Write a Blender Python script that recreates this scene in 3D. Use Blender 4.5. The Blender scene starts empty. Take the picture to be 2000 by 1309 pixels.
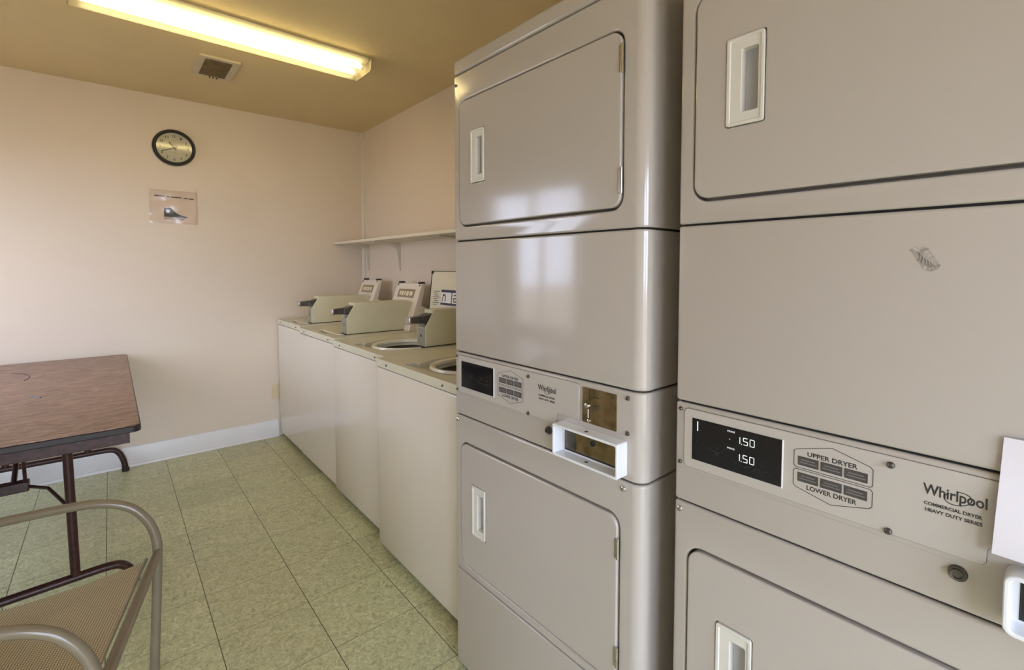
import bpy, bmesh, math, random
from mathutils import Vector, Matrix
random.seed(7)
scene = bpy.context.scene
COL = scene.collection
PI = math.pi

# ------------------------------------------------------------------ camera
cd = bpy.data.cameras.new('camera'); cam = bpy.data.objects.new('camera', cd); COL.objects.link(cam)
F = Vector((0.65404182, 0.7550541, -0.0460718)); R = Vector((0.7558799, -0.65470984, 0.00077517)); U = Vector((0.02957836, 0.03533174, 0.99893783))
cam.matrix_world = Matrix(((R.x, U.x, -F.x, 0), (R.y, U.y, -F.y, 0), (R.z, U.z, -F.z, 1.33), (0, 0, 0, 1)))
cd.sensor_width = 36; cd.sensor_fit = 'HORIZONTAL'; cd.lens = 16.8886
cd.shift_x = -27.787 / 2000; cd.shift_y = -87.96 / 2000
cd.clip_start = 0.02; cd.clip_end = 100
scene.camera = cam

# ------------------------------------------------------------------ world, exposure
w = bpy.data.worlds.new('sky'); scene.world = w; w.use_nodes = True
bg = w.node_tree.nodes['Background']; bg.inputs[0].default_value = (0.71, 0.775, 1.0, 1); bg.inputs[1].default_value = 11.5
vs = scene.view_settings
vs.view_transform = 'Standard'; vs.look = 'None'; vs.gamma = 1.0; vs.use_curve_mapping = False
vs.exposure = 0.66
TUBE = 9.0
# added light that warms the paving, bouncing up to the ceiling; it comes from behind the appliance wall and never enters the openings directly
sl = bpy.data.lights.new('bounce_sun', 'SUN'); sl.energy = 5; sl.color = (1.0, 0.82, 0.58); sl.angle = 0.01
so = bpy.data.objects.new('bounce_sun', sl); COL.objects.link(so); so.rotation_euler = Vector((-0.55, -0.35, -0.76)).to_track_quat('-Z', 'Y').to_euler()

# ------------------------------------------------------------------ materials
def nn(nt, t, **kw):
    n = nt.nodes.new(t)
    for k, v in kw.items():
        if hasattr(n, k): setattr(n, k, v)
        else: n.inputs[k].default_value = v
    return n

def mat(name, col, rough=0.5, metal=0.0, spec=0.5, coat=0.0, noise=0.0, nscale=8.0, col2=None, bump=0.0, bscale=200.0, emit=None, estr=0.0, trans=0.0, stretch=None):
    m = bpy.data.materials.new(name); m.use_nodes = True; nt = m.node_tree
    b = nt.nodes['Principled BSDF']
    b.inputs['Base Color'].default_value = (*col, 1); b.inputs['Roughness'].default_value = rough
    b.inputs['Metallic'].default_value = metal; b.inputs['Specular IOR Level'].default_value = spec
    b.inputs['Coat Weight'].default_value = coat; b.inputs['Coat Roughness'].default_value = 0.08
    b.inputs['Transmission Weight'].default_value = trans
    tc = nn(nt, 'ShaderNodeTexCoord')
    vec = tc.outputs['Object']
    if stretch:
        mp = nn(nt, 'ShaderNodeMapping'); mp.inputs['Scale'].default_value = stretch
        nt.links.new(vec, mp.inputs['Vector']); vec = mp.outputs['Vector']
    if noise or col2:
        n = nn(nt, 'ShaderNodeTexNoise'); n.inputs['Scale'].default_value = nscale; n.inputs['Detail'].default_value = 5
        nt.links.new(vec, n.inputs['Vector'])
        r = nn(nt, 'ShaderNodeValToRGB'); r.color_ramp.elements[0].position = 0.35; r.color_ramp.elements[1].position = 0.65
        c2 = col2 if col2 else tuple(c * (1 - noise) for c in col)
        r.color_ramp.elements[0].color = (*c2, 1); r.color_ramp.elements[1].color = (*col, 1)
        nt.links.new(n.outputs['Fac'], r.inputs['Fac']); nt.links.new(r.outputs['Color'], b.inputs['Base Color'])
    if bump:
        n2 = nn(nt, 'ShaderNodeTexNoise'); n2.inputs['Scale'].default_value = bscale; n2.inputs['Detail'].default_value = 3
        nt.links.new(tc.outputs['Object'], n2.inputs['Vector'])
        bp = nn(nt, 'ShaderNodeBump'); bp.inputs['Strength'].default_value = bump; bp.inputs['Distance'].default_value = 0.002
        nt.links.new(n2.outputs['Fac'], bp.inputs['Height']); nt.links.new(bp.outputs['Normal'], b.inputs['Normal'])
    if emit:
        b.inputs['Emission Color'].default_value = (*emit, 1); b.inputs['Emission Strength'].default_value = estr
    return m

M = {}
M['wall'] = mat('wall_warm_lit', (0.765, 0.66, 0.53), 0.42, noise=0.04, nscale=1.3, bump=0.25, bscale=60)  # off-white paint with the warm upper light put into its colour
M['ceiling'] = mat('ceiling_warm_lit', (0.70, 0.565, 0.315), 0.75, noise=0.05, nscale=2, bump=0.6, bscale=45)  # base colour takes in the dim, warm indirect light on the ceiling
M['trim'] = mat('trim_paint', (0.80, 0.78, 0.76), 0.35, noise=0.03)
M['enamel'] = mat('dryer_enamel', (0.475, 0.432, 0.382), 0.14, spec=0.5, coat=0.35, noise=0.025, nscale=1.6)
M['washer'] = mat('washer_enamel', (0.78, 0.71, 0.60), 0.17, spec=0.5, coat=0.2, noise=0.03, nscale=2.2)
M['deck'] = mat('washer_deck', (0.70, 0.66, 0.50), 0.25, noise=0.05, nscale=5)
M['meter'] = mat('meter_paint', (0.72, 0.68, 0.48), 0.33, noise=0.05, nscale=6)
M['meterfront'] = mat('meter_front', (0.30, 0.28, 0.20), 0.4, noise=0.08, nscale=20)
M['dark'] = mat('shadow_gap_black', (0.012, 0.011, 0.01), 0.8, noise=0.1)  # black stands in for shade in seams, gaps and recesses
M['rubber'] = mat('black_rubber', (0.02, 0.018, 0.016), 0.55, noise=0.1)
M['handle'] = mat('handle_plastic', (0.70, 0.67, 0.60), 0.3, noise=0.03)
M['handlecup'] = mat('handle_cup', (0.42, 0.42, 0.43), 0.3, noise=0.05)
M['panel'] = mat('control_overlay', (0.49, 0.452, 0.40), 0.3, noise=0.02, nscale=3)
M['ink'] = mat('ink', (0.035, 0.032, 0.03), 0.5, noise=0.1)
M['key'] = mat('key_dark', (0.075, 0.065, 0.06), 0.4, noise=0.2, nscale=60)
M['keytext'] = mat('key_print', (0.20, 0.19, 0.18), 0.5, noise=0.1)
M['screen'] = mat('display_glass', (0.006, 0.006, 0.007), 0.12, noise=0.2)
M['smear'] = mat('display_marking', (0.035, 0.036, 0.037), 0.5, noise=0.7, nscale=250)
M['digit'] = mat('display_digit', (0.7, 0.72, 0.68), 0.5, noise=0.02, emit=(0.85, 0.92, 0.85), estr=0.22)
M['steel'] = mat('steel', (0.55, 0.53, 0.50), 0.25, metal=1.0, noise=0.1, nscale=30)
M['darksteel'] = mat('dark_steel', (0.17, 0.16, 0.145), 0.32, metal=0.9, noise=0.3, nscale=40)
M['brass'] = mat('worn_brass', (0.36, 0.27, 0.13), 0.3, metal=0.9, noise=0.5, nscale=30, bump=0.1)
M['frame'] = mat('coin_frame_paint', (0.78, 0.80, 0.82), 0.25, noise=0.02)
M['tub'] = mat('tub_inner', (0.60, 0.58, 0.45), 0.35, noise=0.05)
M['rimwhite'] = mat('opening_rim_plastic', (0.86, 0.82, 0.68), 0.25, noise=0.03)
M['basket'] = mat('basket_dark', (0.022, 0.02, 0.018), 0.4, noise=0.2)
M['labelw'] = mat('label_white', (0.82, 0.81, 0.78), 0.4, noise=0.03)
M['labeltan'] = mat('label_tan', (0.36, 0.27, 0.155), 0.4, noise=0.3, nscale=60)
M['labellt'] = mat('label_cream', (0.78, 0.69, 0.50), 0.4, noise=0.05)
M['blue'] = mat('label_navy', (0.02, 0.026, 0.075), 0.4, noise=0.1)
M['paper'] = mat('paper', (0.82, 0.80, 0.86), 0.6, noise=0.03)
M['tape'] = mat('tape_residue', (0.48, 0.43, 0.38), 0.25, noise=0.5, nscale=110, bump=1.0, bscale=150)
M['clockface'] = mat('clock_dial', (0.62, 0.60, 0.45), 0.4, noise=0.1, nscale=30)
M['clockrim'] = mat('clock_rim', (0.004, 0.004, 0.005), 0.5, noise=0.1)
M['vent'] = mat('vent_paint', (0.60, 0.53, 0.38), 0.5, noise=0.1)
M['ventslat'] = mat('vent_slat', (0.20, 0.135, 0.06), 0.6, noise=0.3, nscale=20)
M['brown'] = mat('table_steel', (0.060, 0.018, 0.014), 0.35, noise=0.6, nscale=60, bump=0.15)
M['edge'] = mat('table_edging', (0.022, 0.014, 0.012), 0.4, noise=0.2)
M['tube'] = mat('chair_tube', (0.21, 0.17, 0.11), 0.22, spec=0.6, noise=0.12, nscale=12)
M['tubeleg'] = M['tube']
M['shelf'] = mat('shelf_paint', (0.74, 0.68, 0.55), 0.4, noise=0.04)
M['outlet'] = mat('outlet_plate', (0.72, 0.60, 0.36), 0.4, noise=0.03)
M['housing'] = mat('fixture_enamel', (0.50, 0.45, 0.32), 0.35, noise=0.02)
M['lamp'] = mat('tube_lamp', (0.9, 0.9, 0.8), 0.5, emit=(1.0, 0.78, 0.38), estr=TUBE)

def floor_mat():
    m = bpy.data.materials.new('vinyl_tile'); m.use_nodes = True; nt = m.node_tree; b = nt.nodes['Principled BSDF']
    tc = nn(nt, 'ShaderNodeTexCoord')
    mp = nn(nt, 'ShaderNodeMapping'); mp.inputs['Location'].default_value = (0.0509 / .3048 + 20, -2.8821 / .3048 + 20, 0); mp.inputs['Scale'].default_value = (1 / .3048, 1 / .3048, 1)
    nt.links.new(tc.outputs['Object'], mp.inputs['Vector'])
    sp = nn(nt, 'ShaderNodeSeparateXYZ'); nt.links.new(mp.outputs['Vector'], sp.inputs[0])
    def edge(o):
        f = nn(nt, 'ShaderNodeMath', operation='FRACT'); nt.links.new(o, f.inputs[0])
        s = nn(nt, 'ShaderNodeMath', operation='SUBTRACT'); nt.links.new(f.outputs[0], s.inputs[0]); s.inputs[1].default_value = 0.5
        a = nn(nt, 'ShaderNodeMath', operation='ABSOLUTE'); nt.links.new(s.outputs[0], a.inputs[0])
        g = nn(nt, 'ShaderNodeMath', operation='GREATER_THAN'); nt.links.new(a.outputs[0], g.inputs[0]); g.inputs[1].default_value = 0.4955
        return g.outputs[0]
    ex, ey = edge(sp.outputs[0]), edge(sp.outputs[1])
    eys = nn(nt, 'ShaderNodeMath', operation='MULTIPLY'); nt.links.new(ey, eys.inputs[0]); eys.inputs[1].default_value = 0.7
    mx = nn(nt, 'ShaderNodeMath', operation='MAXIMUM'); nt.links.new(ex, mx.inputs[0]); nt.links.new(eys.outputs[0], mx.inputs[1])
    fl = nn(nt, 'ShaderNodeVectorMath', operation='FLOOR'); nt.links.new(mp.outputs['Vector'], fl.inputs[0])
    wn = nn(nt, 'ShaderNodeTexWhiteNoise'); nt.links.new(fl.outputs[0], wn.inputs['Vector'])
    off = nn(nt, 'ShaderNodeVectorMath', operation='ADD'); nt.links.new(tc.outputs['Object'], off.inputs[0]); nt.links.new(wn.outputs['Color'], off.inputs[1])
    n1 = nn(nt, 'ShaderNodeTexNoise'); n1.inputs['Scale'].default_value = 46; n1.inputs['Detail'].default_value = 6; n1.inputs['Distortion'].default_value = 1.6; n1.inputs['Roughness'].default_value = 0.65
    nt.links.new(off.outputs[0], n1.inputs['Vector'])
    r = nn(nt, 'ShaderNodeValToRGB'); e = r.color_ramp.elements
    e[0].position = 0.30; e[0].color = (0.34, 0.325, 0.19, 1); e[1].position = 0.72; e[1].color = (0.84, 0.77, 0.54, 1)
    q = e.new(0.5); q.color = (0.60, 0.56, 0.355, 1)
    nt.links.new(n1.outputs['Fac'], r.inputs['Fac'])
    # per tile tint
    tv = nn(nt, 'ShaderNodeMapRange'); nt.links.new(wn.outputs['Value'], tv.inputs[0]); tv.inputs[3].default_value = 0.92; tv.inputs[4].default_value = 1.06
    mul = nn(nt, 'ShaderNodeVectorMath', operation='SCALE'); nt.links.new(r.outputs['Color'], mul.inputs[0]); nt.links.new(tv.outputs[0], mul.inputs['Scale'])
    n3 = nn(nt, 'ShaderNodeTexNoise'); n3.inputs['Scale'].default_value = 1.7; nt.links.new(tc.outputs['Object'], n3.inputs['Vector'])
    mixg = nn(nt, 'ShaderNodeMix', data_type='RGBA'); nt.links.new(n3.outputs['Fac'], mixg.inputs[0]); mixg.inputs[6].default_value = (1.0, 0.99, 0.92, 1); mixg.inputs[7].default_value = (0.86, 1.02, 0.90, 1)
    m2 = nn(nt, 'ShaderNodeVectorMath', operation='MULTIPLY'); nt.links.new(mul.outputs[0], m2.inputs[0]); nt.links.new(mixg.outputs[2], m2.inputs[1])
    mixl = nn(nt, 'ShaderNodeMix', data_type='RGBA'); nt.links.new(mx.outputs[0], mixl.inputs[0]); nt.links.new(m2.outputs[0], mixl.inputs[6]); mixl.inputs[7].default_value = (0.07, 0.065, 0.035, 1)
    nt.links.new(mixl.outputs[2], b.inputs['Base Color'])
    b.inputs['Roughness'].default_value = 0.33
    bp = nn(nt, 'ShaderNodeBump'); bp.inputs['Strength'].default_value = 0.25; bp.inputs['Distance'].default_value = 0.002
    nt.links.new(n1.outputs['Fac'], bp.inputs['Height']); nt.links.new(bp.outputs['Normal'], b.inputs['Normal'])
    return m
M['floor'] = floor_mat()

def wood_mat():
    m = mat('table_laminate', (0.30, 0.185, 0.125), 0.38, noise=0.35, nscale=9, stretch=(0.9, 7, 1), bump=0.05)
    nt = m.node_tree; b = nt.nodes['Principled BSDF']
    tc = nn(nt, 'ShaderNodeTexCoord')
    mp = nn(nt, 'ShaderNodeMapping'); mp.inputs['Scale'].default_value = (5, 1.2, 1); mp.inputs['Rotation'].default_value = (0, 0, 0.1)
    nt.links.new(tc.outputs['Object'], mp.inputs['Vector'])
    n = nn(nt, 'ShaderNodeTexNoise'); n.inputs['Scale'].default_value = 14; n.inputs['Detail'].default_value = 8; n.inputs['Roughness'].default_value = 0.7
    mp.inputs['Scale'].default_value = (1.2, 6, 1)
    nt.links.new(mp.outputs['Vector'], n.inputs['Vector'])
    r = nn(nt, 'ShaderNodeValToRGB'); e = r.color_ramp.elements
    e[0].position = 0.33; e[0].color = (0.085, 0.045, 0.03, 1); e[1].position = 0.70; e[1].color = (0.50, 0.33, 0.23, 1); q = e.new(0.5); q.color = (0.25, 0.145, 0.098, 1)
    nt.links.new(n.outputs['Fac'], r.inputs['Fac']); nt.links.new(r.outputs['Color'], b.inputs['Base Color'])
    return m
M['wood'] = wood_mat()

def mesh_mat():
    m = bpy.data.materials.new('sling_weave'); m.use_nodes = True; nt = m.node_tree; b = nt.nodes['Principled BSDF']
    tc = nn(nt, 'ShaderNodeTexCoord')
    outs = []
    for d in ('X', 'Y'):
        wv = nn(nt, 'ShaderNodeTexWave', bands_direction=d); wv.inputs['Scale'].default_value = 50; wv.inputs['Distortion'].default_value = 0.6; wv.inputs['Detail'].default_value = 1
        nt.links.new(tc.outputs['Object'], wv.inputs['Vector']); outs.append(wv.outputs['Fac'])
    mu = nn(nt, 'ShaderNodeMath', operation='MAXIMUM'); nt.links.new(outs[0], mu.inputs[0]); nt.links.new(outs[1], mu.inputs[1])
    r = nn(nt, 'ShaderNodeValToRGB'); e = r.color_ramp.elements
    e[0].position = 0.30; e[0].color = (0.07, 0.05, 0.03, 1); e[1].position = 0.85; e[1].color = (0.62, 0.52, 0.31, 1)
    nt.links.new(mu.outputs[0], r.inputs['Fac']); nt.links.new(r.outputs['Color'], b.inputs['Base Color'])
    bp = nn(nt, 'ShaderNodeBump'); bp.inputs['Strength'].default_value = 0.6; bp.inputs['Distance'].default_value = 0.002
    nt.links.new(mu.outputs[0], bp.inputs['Height']); nt.links.new(bp.outputs['Normal'], b.inputs['Normal'])
    b.inputs['Roughness'].default_value = 0.6
    return m
M['sling'] = mesh_mat()

def glass_mat(name, tint, tr=0.9, rough=0.03):
    m = bpy.data.materials.new(name); m.use_nodes = True; nt = m.node_tree
    nt.nodes.remove(nt.nodes['Principled BSDF']); out = nt.nodes['Material Output']
    t = nn(nt, 'ShaderNodeBsdfTransparent'); t.inputs[0].default_value = (*tint, 1)
    g = nn(nt, 'ShaderNodeBsdfGlossy'); g.inputs['Roughness'].default_value = rough
    mx = nn(nt, 'ShaderNodeMixShader'); mx.inputs[0].default_value = 1 - tr
    nt.links.new(t.outputs[0], mx.inputs[1]); nt.links.new(g.outputs[0], mx.inputs[2]); nt.links.new(mx.outputs[0], out.inputs['Surface'])
    return m
M['glass'] = glass_mat('window_glass', (0.93, 0.95, 0.95), 0.93)
M['dimming_glass'] = glass_mat('dimming_window_glass', (0.72, 0.72, 0.72), 0.93)  # tint added to dim the daylight through the left window
M['clockglass'] = glass_mat('clock_glass', (0.97, 0.97, 0.95), 0.88, 0.13)

def lens_mat():
    m = bpy.data.materials.new('acrylic_diffuser'); m.use_nodes = True; nt = m.node_tree
    nt.nodes.remove(nt.nodes['Principled BSDF']); out = nt.nodes['Material Output']
    t = nn(nt, 'ShaderNodeBsdfTransparent'); t.inputs[0].default_value = (0.92, 0.92, 0.85, 1)
    d = nn(nt, 'ShaderNodeBsdfTranslucent'); d.inputs[0].default_value = (0.9, 0.88, 0.78, 1)
    g = nn(nt, 'ShaderNodeBsdfDiffuse'); g.inputs[0].default_value = (0.8, 0.78, 0.7, 1)
    m1 = nn(nt, 'ShaderNodeMixShader'); m1.inputs[0].default_value = 0.35; nt.links.new(d.outputs[0], m1.inputs[1]); nt.links.new(g.outputs[0], m1.inputs[2])
    mx = nn(nt, 'ShaderNodeMixShader'); mx.inputs[0].default_value = 0.24
    nt.links.new(t.outputs[0], mx.inputs[1]); nt.links.new(m1.outputs[0], mx.inputs[2]); nt.links.new(mx.outputs[0], out.inputs['Surface'])
    return m
M['lens'] = lens_mat()

# ------------------------------------------------------------------ helpers
def link(name, me, parent=None, m=None, smooth=35):
    o = bpy.data.objects.new(name, me); COL.objects.link(o)
    if m: me.materials.clear(); me.materials.append(m)
    for p in me.polygons: p.use_smooth = True
    me.set_sharp_from_angle(angle=math.radians(smooth))
    if parent: o.parent = parent
    return o

def finish(name, bm, m, parent=None, bevel=0.0, seg=2, smooth=35):
    bmesh.ops.recalc_face_normals(bm, faces=bm.faces[:])
    me = bpy.data.meshes.new(name); bm.to_mesh(me); bm.free()
    o = link(name, me, parent, m, smooth)
    if bevel:
        md = o.modifiers.new('bevel', 'BEVEL'); md.width = bevel; md.segments = seg; md.limit_method = 'ANGLE'; md.angle_limit = math.radians(40)
        md.harden_normals = False
    return o

def box(bm, x0, x1, y0, y1, z0, z1, mtx=None):
    vs_ = [bm.verts.new((x, y, z)) for z in (z0, z1) for y in (y0, y1) for x in (x0, x1)]
    for f in ((0, 1, 3, 2), (4, 6, 7, 5), (0, 4, 5, 1), (2, 3, 7, 6), (0, 2, 6, 4), (1, 5, 7, 3)):
        bm.faces.new([vs_[i] for i in f])
    if mtx is not None: bmesh.ops.transform(bm, matrix=mtx, verts=vs_)
    return vs_

def bx(name, a, m, parent=None, bevel=0.0, seg=2):
    bm = bmesh.new(); box(bm, *a); return finish(name, bm, m, parent, bevel, seg)

def prism(bm, pts, a, b, plane='xz'):
    """extrude a polygon; plane 'xz' extrudes along y, 'xy' along z, 'yz' along x"""
    def P(p, t):
        return {'xz': (p[0], t, p[1]), 'xy': (p[0], p[1], t), 'yz': (t, p[0], p[1])}[plane]
    A = [bm.verts.new(P(p, a)) for p in pts]; B = [bm.verts.new(P(p, b)) for p in pts]
    bm.faces.new(A); bm.faces.new(B[::-1])
    n = len(pts)
    for i in range(n): bm.faces.new((A[i], A[(i + 1) % n], B[(i + 1) % n], B[i]))
    return A + B

def rrect(x0, x1, z0, z1, r, n=6):
    out = []
    for cx, cz, a in ((x1 - r, z1 - r, 0), (x0 + r, z1 - r, 90), (x0 + r, z0 + r, 180), (x1 - r, z0 + r, 270)):
        for i in range(n + 1):
            t = math.radians(a + 90 * i / n); out.append((cx + r * math.cos(t), cz + r * math.sin(t)))
    return out

def cyl(bm, c, axis, r, h, n=20, r2=None):
    """cylinder starting at c, running h along axis"""
    ax = Vector(axis).normalized(); q = Vector((0, 0, 1)).rotation_difference(ax).to_matrix().to_4x4()
    mtx = Matrix.Translation(Vector(c) + ax * h / 2) @ q
    return bmesh.ops.create_cone(bm, cap_ends=True, segments=n, radius1=r, radius2=r if r2 is None else r2, depth=h, matrix=mtx)['verts']

def tube(bm, pts, r, n=12, sub=1, close_ends=True):
    pts = [Vector(p) for p in pts]
    if sub > 1:  # catmull-rom
        out = []
        for i in range(len(pts) - 1):
            p0 = pts[max(i - 1, 0)]; p1 = pts[i]; p2 = pts[i + 1]; p3 = pts[min(i + 2, len(pts) - 1)]
            for k in range(sub):
                t = k / sub
                out.append(0.5 * ((2 * p1) + (-p0 + p2) * t + (2 * p0 - 5 * p1 + 4 * p2 - p3) * t * t + (-p0 + 3 * p1 - 3 * p2 + p3) * t ** 3))
        out.append(pts[-1]); pts = out
    rings = []; up = None
    for i, p in enumerate(pts):
        d = (pts[min(i + 1, len(pts) - 1)] - pts[max(i - 1, 0)]).normalized()
        if up is None:
            up = Vector((0, 0, 1)) if abs(d.z) < 0.9 else Vector((1, 0, 0))
        s = d.cross(up).normalized(); up = s.cross(d).normalized()
        rr = r[i] if isinstance(r, (list, tuple)) else r
        rings.append([bm.verts.new(p + (s * math.cos(2 * PI * k / n) + up * math.sin(2 * PI * k / n)) * rr) for k in range(n)])
    for a, b in zip(rings, rings[1:]):
        for k in range(n): bm.faces.new((a[k], a[(k + 1) % n], b[(k + 1) % n], b[k]))
    if close_ends: bm.faces.new(rings[0][::-1]); bm.faces.new(rings[-1])

def lathe(bm, prof, c=(0, 0, 0), axis='z', n=40, close=False):
    rings = []
    for r, h in prof:
        ring = []
        for k in range(n):
            a = 2 * PI * k / n; u, v = r * math.cos(a), r * math.sin(a)
            p = {'z': (u, v, h), 'y': (u, h, v), 'x': (h, u, v)}[axis]
            ring.append(bm.verts.new((p[0] + c[0], p[1] + c[1], p[2] + c[2])))
        rings.append(ring)
    pairs = list(zip(rings, rings[1:])) + ([(rings[-1], rings[0])] if close else [])
    for a, b in pairs:
        for k in range(n): bm.faces.new((a[k], a[(k + 1) % n], b[(k + 1) % n], b[k]))
    return rings

def cut(o, cutters):
    """boolean the cutter meshes (bmesh objects) out of o and bake the result"""
    tmp = []
    for bmc in cutters:
        bmesh.ops.recalc_face_normals(bmc, faces=bmc.faces[:])
        me = bpy.data.meshes.new('c'); bmc.to_mesh(me); bmc.free()
        c = bpy.data.objects.new('c', me); COL.objects.link(c); tmp.append(c)
        md = o.modifiers.new('b', 'BOOLEAN'); md.object = c; md.operation = 'DIFFERENCE'; md.solver = 'EXACT'
    par = o.parent; o.parent = None
    bpy.context.view_layer.update()
    dg = bpy.context.evaluated_depsgraph_get()
    me = bpy.data.meshes.new_from_object(o.evaluated_get(dg))
    mats = [m for m in o.data.materials]
    o.modifiers.clear(); o.data = me; me.materials.clear()
    for m in mats: me.materials.append(m)
    for p in me.polygons: p.use_smooth = True; p.material_index = 0
    me.set_sharp_from_angle(angle=math.radians(35))
    for c in tmp: bpy.data.objects.remove(c, do_unlink=True)
    o.parent = par
    return o

def addbevel(o, w_, seg=2):
    md = o.modifiers.new('bevel', 'BEVEL'); md.width = w_; md.segments = seg; md.limit_method = 'ANGLE'; md.angle_limit = math.radians(40)
    return o

def thing(name, label, cat, loc=(0, 0, 0), rz=0.0, group=None):
    o = bpy.data.objects.new(name, None); COL.objects.link(o); o.empty_display_size = 0.1
    o.location = loc; o.rotation_euler = (0, 0, rz); o['label'] = label; o['category'] = cat
    if group: o['group'] = group
    return o

def tag(o, label, cat, group=None):
    o['label'] = label; o['category'] = cat
    if group: o['group'] = group
    return o

def struct(o, label, cat):
    o['kind'] = 'structure'; o['label'] = label; o['category'] = cat
    return o

def text_bm(s, height, x0, z0, y, width=None, bold=0.0, ext=0.0003, bmt=None):
    """writing in the x-z plane, reading from -y; baseline z0, cap height `height`"""
    cu = bpy.data.curves.new('t', 'FONT'); cu.body = s; cu.size = 1; cu.extrude = 0.0; cu.offset = bold; cu.resolution_u = 3
    o = bpy.data.objects.new('t', cu); COL.objects.link(o); bpy.context.view_layer.update()
    dg = bpy.context.evaluated_depsgraph_get(); me = bpy.data.meshes.new_from_object(o.evaluated_get(dg))
    bpy.data.objects.remove(o, do_unlink=True)
    xs = [v.co.x for v in me.vertices]; wx = max(xs) - min(xs); k = height / 0.69
    kx = width / wx if width else k
    bm = bmt or bmesh.new(); n0 = len(bm.verts)
    mp = {}
    for v in me.vertices: mp[v.index] = bm.verts.new((x0 + (v.co.x - min(xs)) * kx, y, z0 + v.co.y * k))
    fs = []
    for p in me.polygons:
        try: fs.append(bm.faces.new([mp[i] for i in p.vertices]))
        except ValueError: pass
    bmesh.ops.recalc_face_normals(bm, faces=fs)
    r = bmesh.ops.extrude_face_region(bm, geom=fs)
    vsx = [g for g in r['geom'] if isinstance(g, bmesh.types.BMVert)]
    bmesh.ops.translate(bm, vec=(0, -ext, 0), verts=vsx)
    bpy.data.meshes.remove(me)
    return bm

def ribbon(bm, pts, wd, y, ext=0.0004, closed=False):
    """thin printed line in the x-z plane"""
    n = len(pts); rng = range(n if closed else n - 1)
    for i in rng:
        a = Vector(pts[i]); b = Vector(pts[(i + 1) % n]); d = (b - a)
        if d.length < 1e-6: continue
        d.normalize(); q = Vector((-d.y, d.x)) * wd / 2; e = d * wd * 0.4
        prism(bm, [tuple(a - e + q), tuple(b + e + q), tuple(b + e - q), tuple(a - e - q)], y, y - ext, 'xz')

def screw(parent, x, z, y=0.0, r=0.006, name='screw', m=None):
    bm = bmesh.new()
    lathe(bm, [(0.0005, -0.0045), (r * 0.5, -0.0042), (r * 0.85, -0.003), (r, -0.001), (r, 0.001)], (x, y, z), 'y', 14)
    box(bm, x - r * 0.6, x + r * 0.6, y - 0.0052, y - 0.004, z - r * 0.12, z + r * 0.12)
    return finish(name, bm, m or M['darksteel'], parent)

# ------------------------------------------------------------------ room shell
XR, YB, H, XL, YF = 1.69, 4.13, 2.495, -1.25, -1.6
T = 0.12
struct(bx('floor', (XL - T, XR + T, YF - T, YB + T, -0.1, 0), M['floor']), 'green-beige mottled vinyl tile floor with dark joints', 'floor')
struct(bx('ceiling', (XL - T, XR + T, YF - T, YB + T, H, H + 0.1), M['ceiling']), 'painted ceiling toned olive tan for dim warm light, above the laundry machines', 'ceiling')
struct(bx('wall_back', (XL - T, XR + T, YB, YB + T, 0, H), M['wall']), 'cream wall behind the table carrying the clock', 'wall')
struct(bx('wall_right', (XR, XR + T, YF - T, YB, 0, H), M['wall']), 'cream wall behind the washers and dryers', 'wall')
# left wall with window opening, front wall with door opening
WY0, WY1, WZ0, WZ1 = 2.60, 3.82, 0.78, 2.06
o = bx('wall_left', (XL - T, XL, YF - T, YB, 0, H), M['wall'])
c1 = bmesh.new(); box(c1, XL - T - .05, XL + .05, WY0, WY1, WZ0, WZ1); cut(o, [c1]); struct(o, 'cream wall with the window', 'wall')
DX0, DX1, DZ = -1.05, 0.75, 2.1
o = bx('wall_front', (XL, XR, YF - T, YF, 0, H), M['wall'])
c1 = bmesh.new(); box(c1, DX0, DX1, YF - T - .05, YF + .05, -0.05, DZ); cut(o, [c1]); struct(o, 'cream wall with the glazed entrance door', 'wall')
# window
bm = bmesh.new(); x0, x1 = XL - 0.09, XL - 0.03
fw = 0.045
box(bm, x0, x1, WY0, WY1, WZ0, WZ0 + fw); box(bm, x0, x1, WY0, WY1, WZ1 - fw, WZ1)
box(bm, x0, x1, WY0, WY0 + fw, WZ0 + fw, WZ1 - fw); box(bm, x0, x1, WY1 - fw, WY1, WZ0 + fw, WZ1 - fw)
ym = (WY0 + WY1) / 2 + 0.02; box(bm, x0, x1, ym - 0.035, ym + 0.035, WZ0 + fw, WZ1 - fw)
win = struct(finish('window_1', bm, M['trim'], None, 0.003), 'white framed two pane window', 'window')
bx('pane', (XL - 0.064, XL - 0.058, WY0 + fw, WY1 - fw, WZ0 + fw, WZ1 - fw), M['dimming_glass'], win)
struct(bx('trim_1', (XL, XL + 0.05, WY0 - 0.03, WY1 + 0.03, WZ0 - 0.03, WZ0), M['trim'], None, 0.004), 'white window sill', 'trim')
# glazed door
bm = bmesh.new(); y0, y1 = YF - 0.08, YF - 0.04
dxm = (DX0 + DX1) / 2
for a, b in ((DX0, dxm - .002), (dxm + .002, DX1)):
    box(bm, a, a + .08, y0, y1, 0.01, DZ - .01); box(bm, b - .08, b, y0, y1, 0.01, DZ - .01)
    box(bm, a + .08, b - .08, y0, y1, 0.01, 0.16); box(bm, a + .08, b - .08, y0, y1, DZ - .11, DZ - .01)
dr = struct(finish('door_1', bm, M['trim'], None, 0.003), 'white framed glazed double door', 'door')
bx('pane', (DX0 + .08, DX1 - .08, YF - .063, YF - .057, 0.16, DZ - .11), M['glass'], dr)
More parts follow.
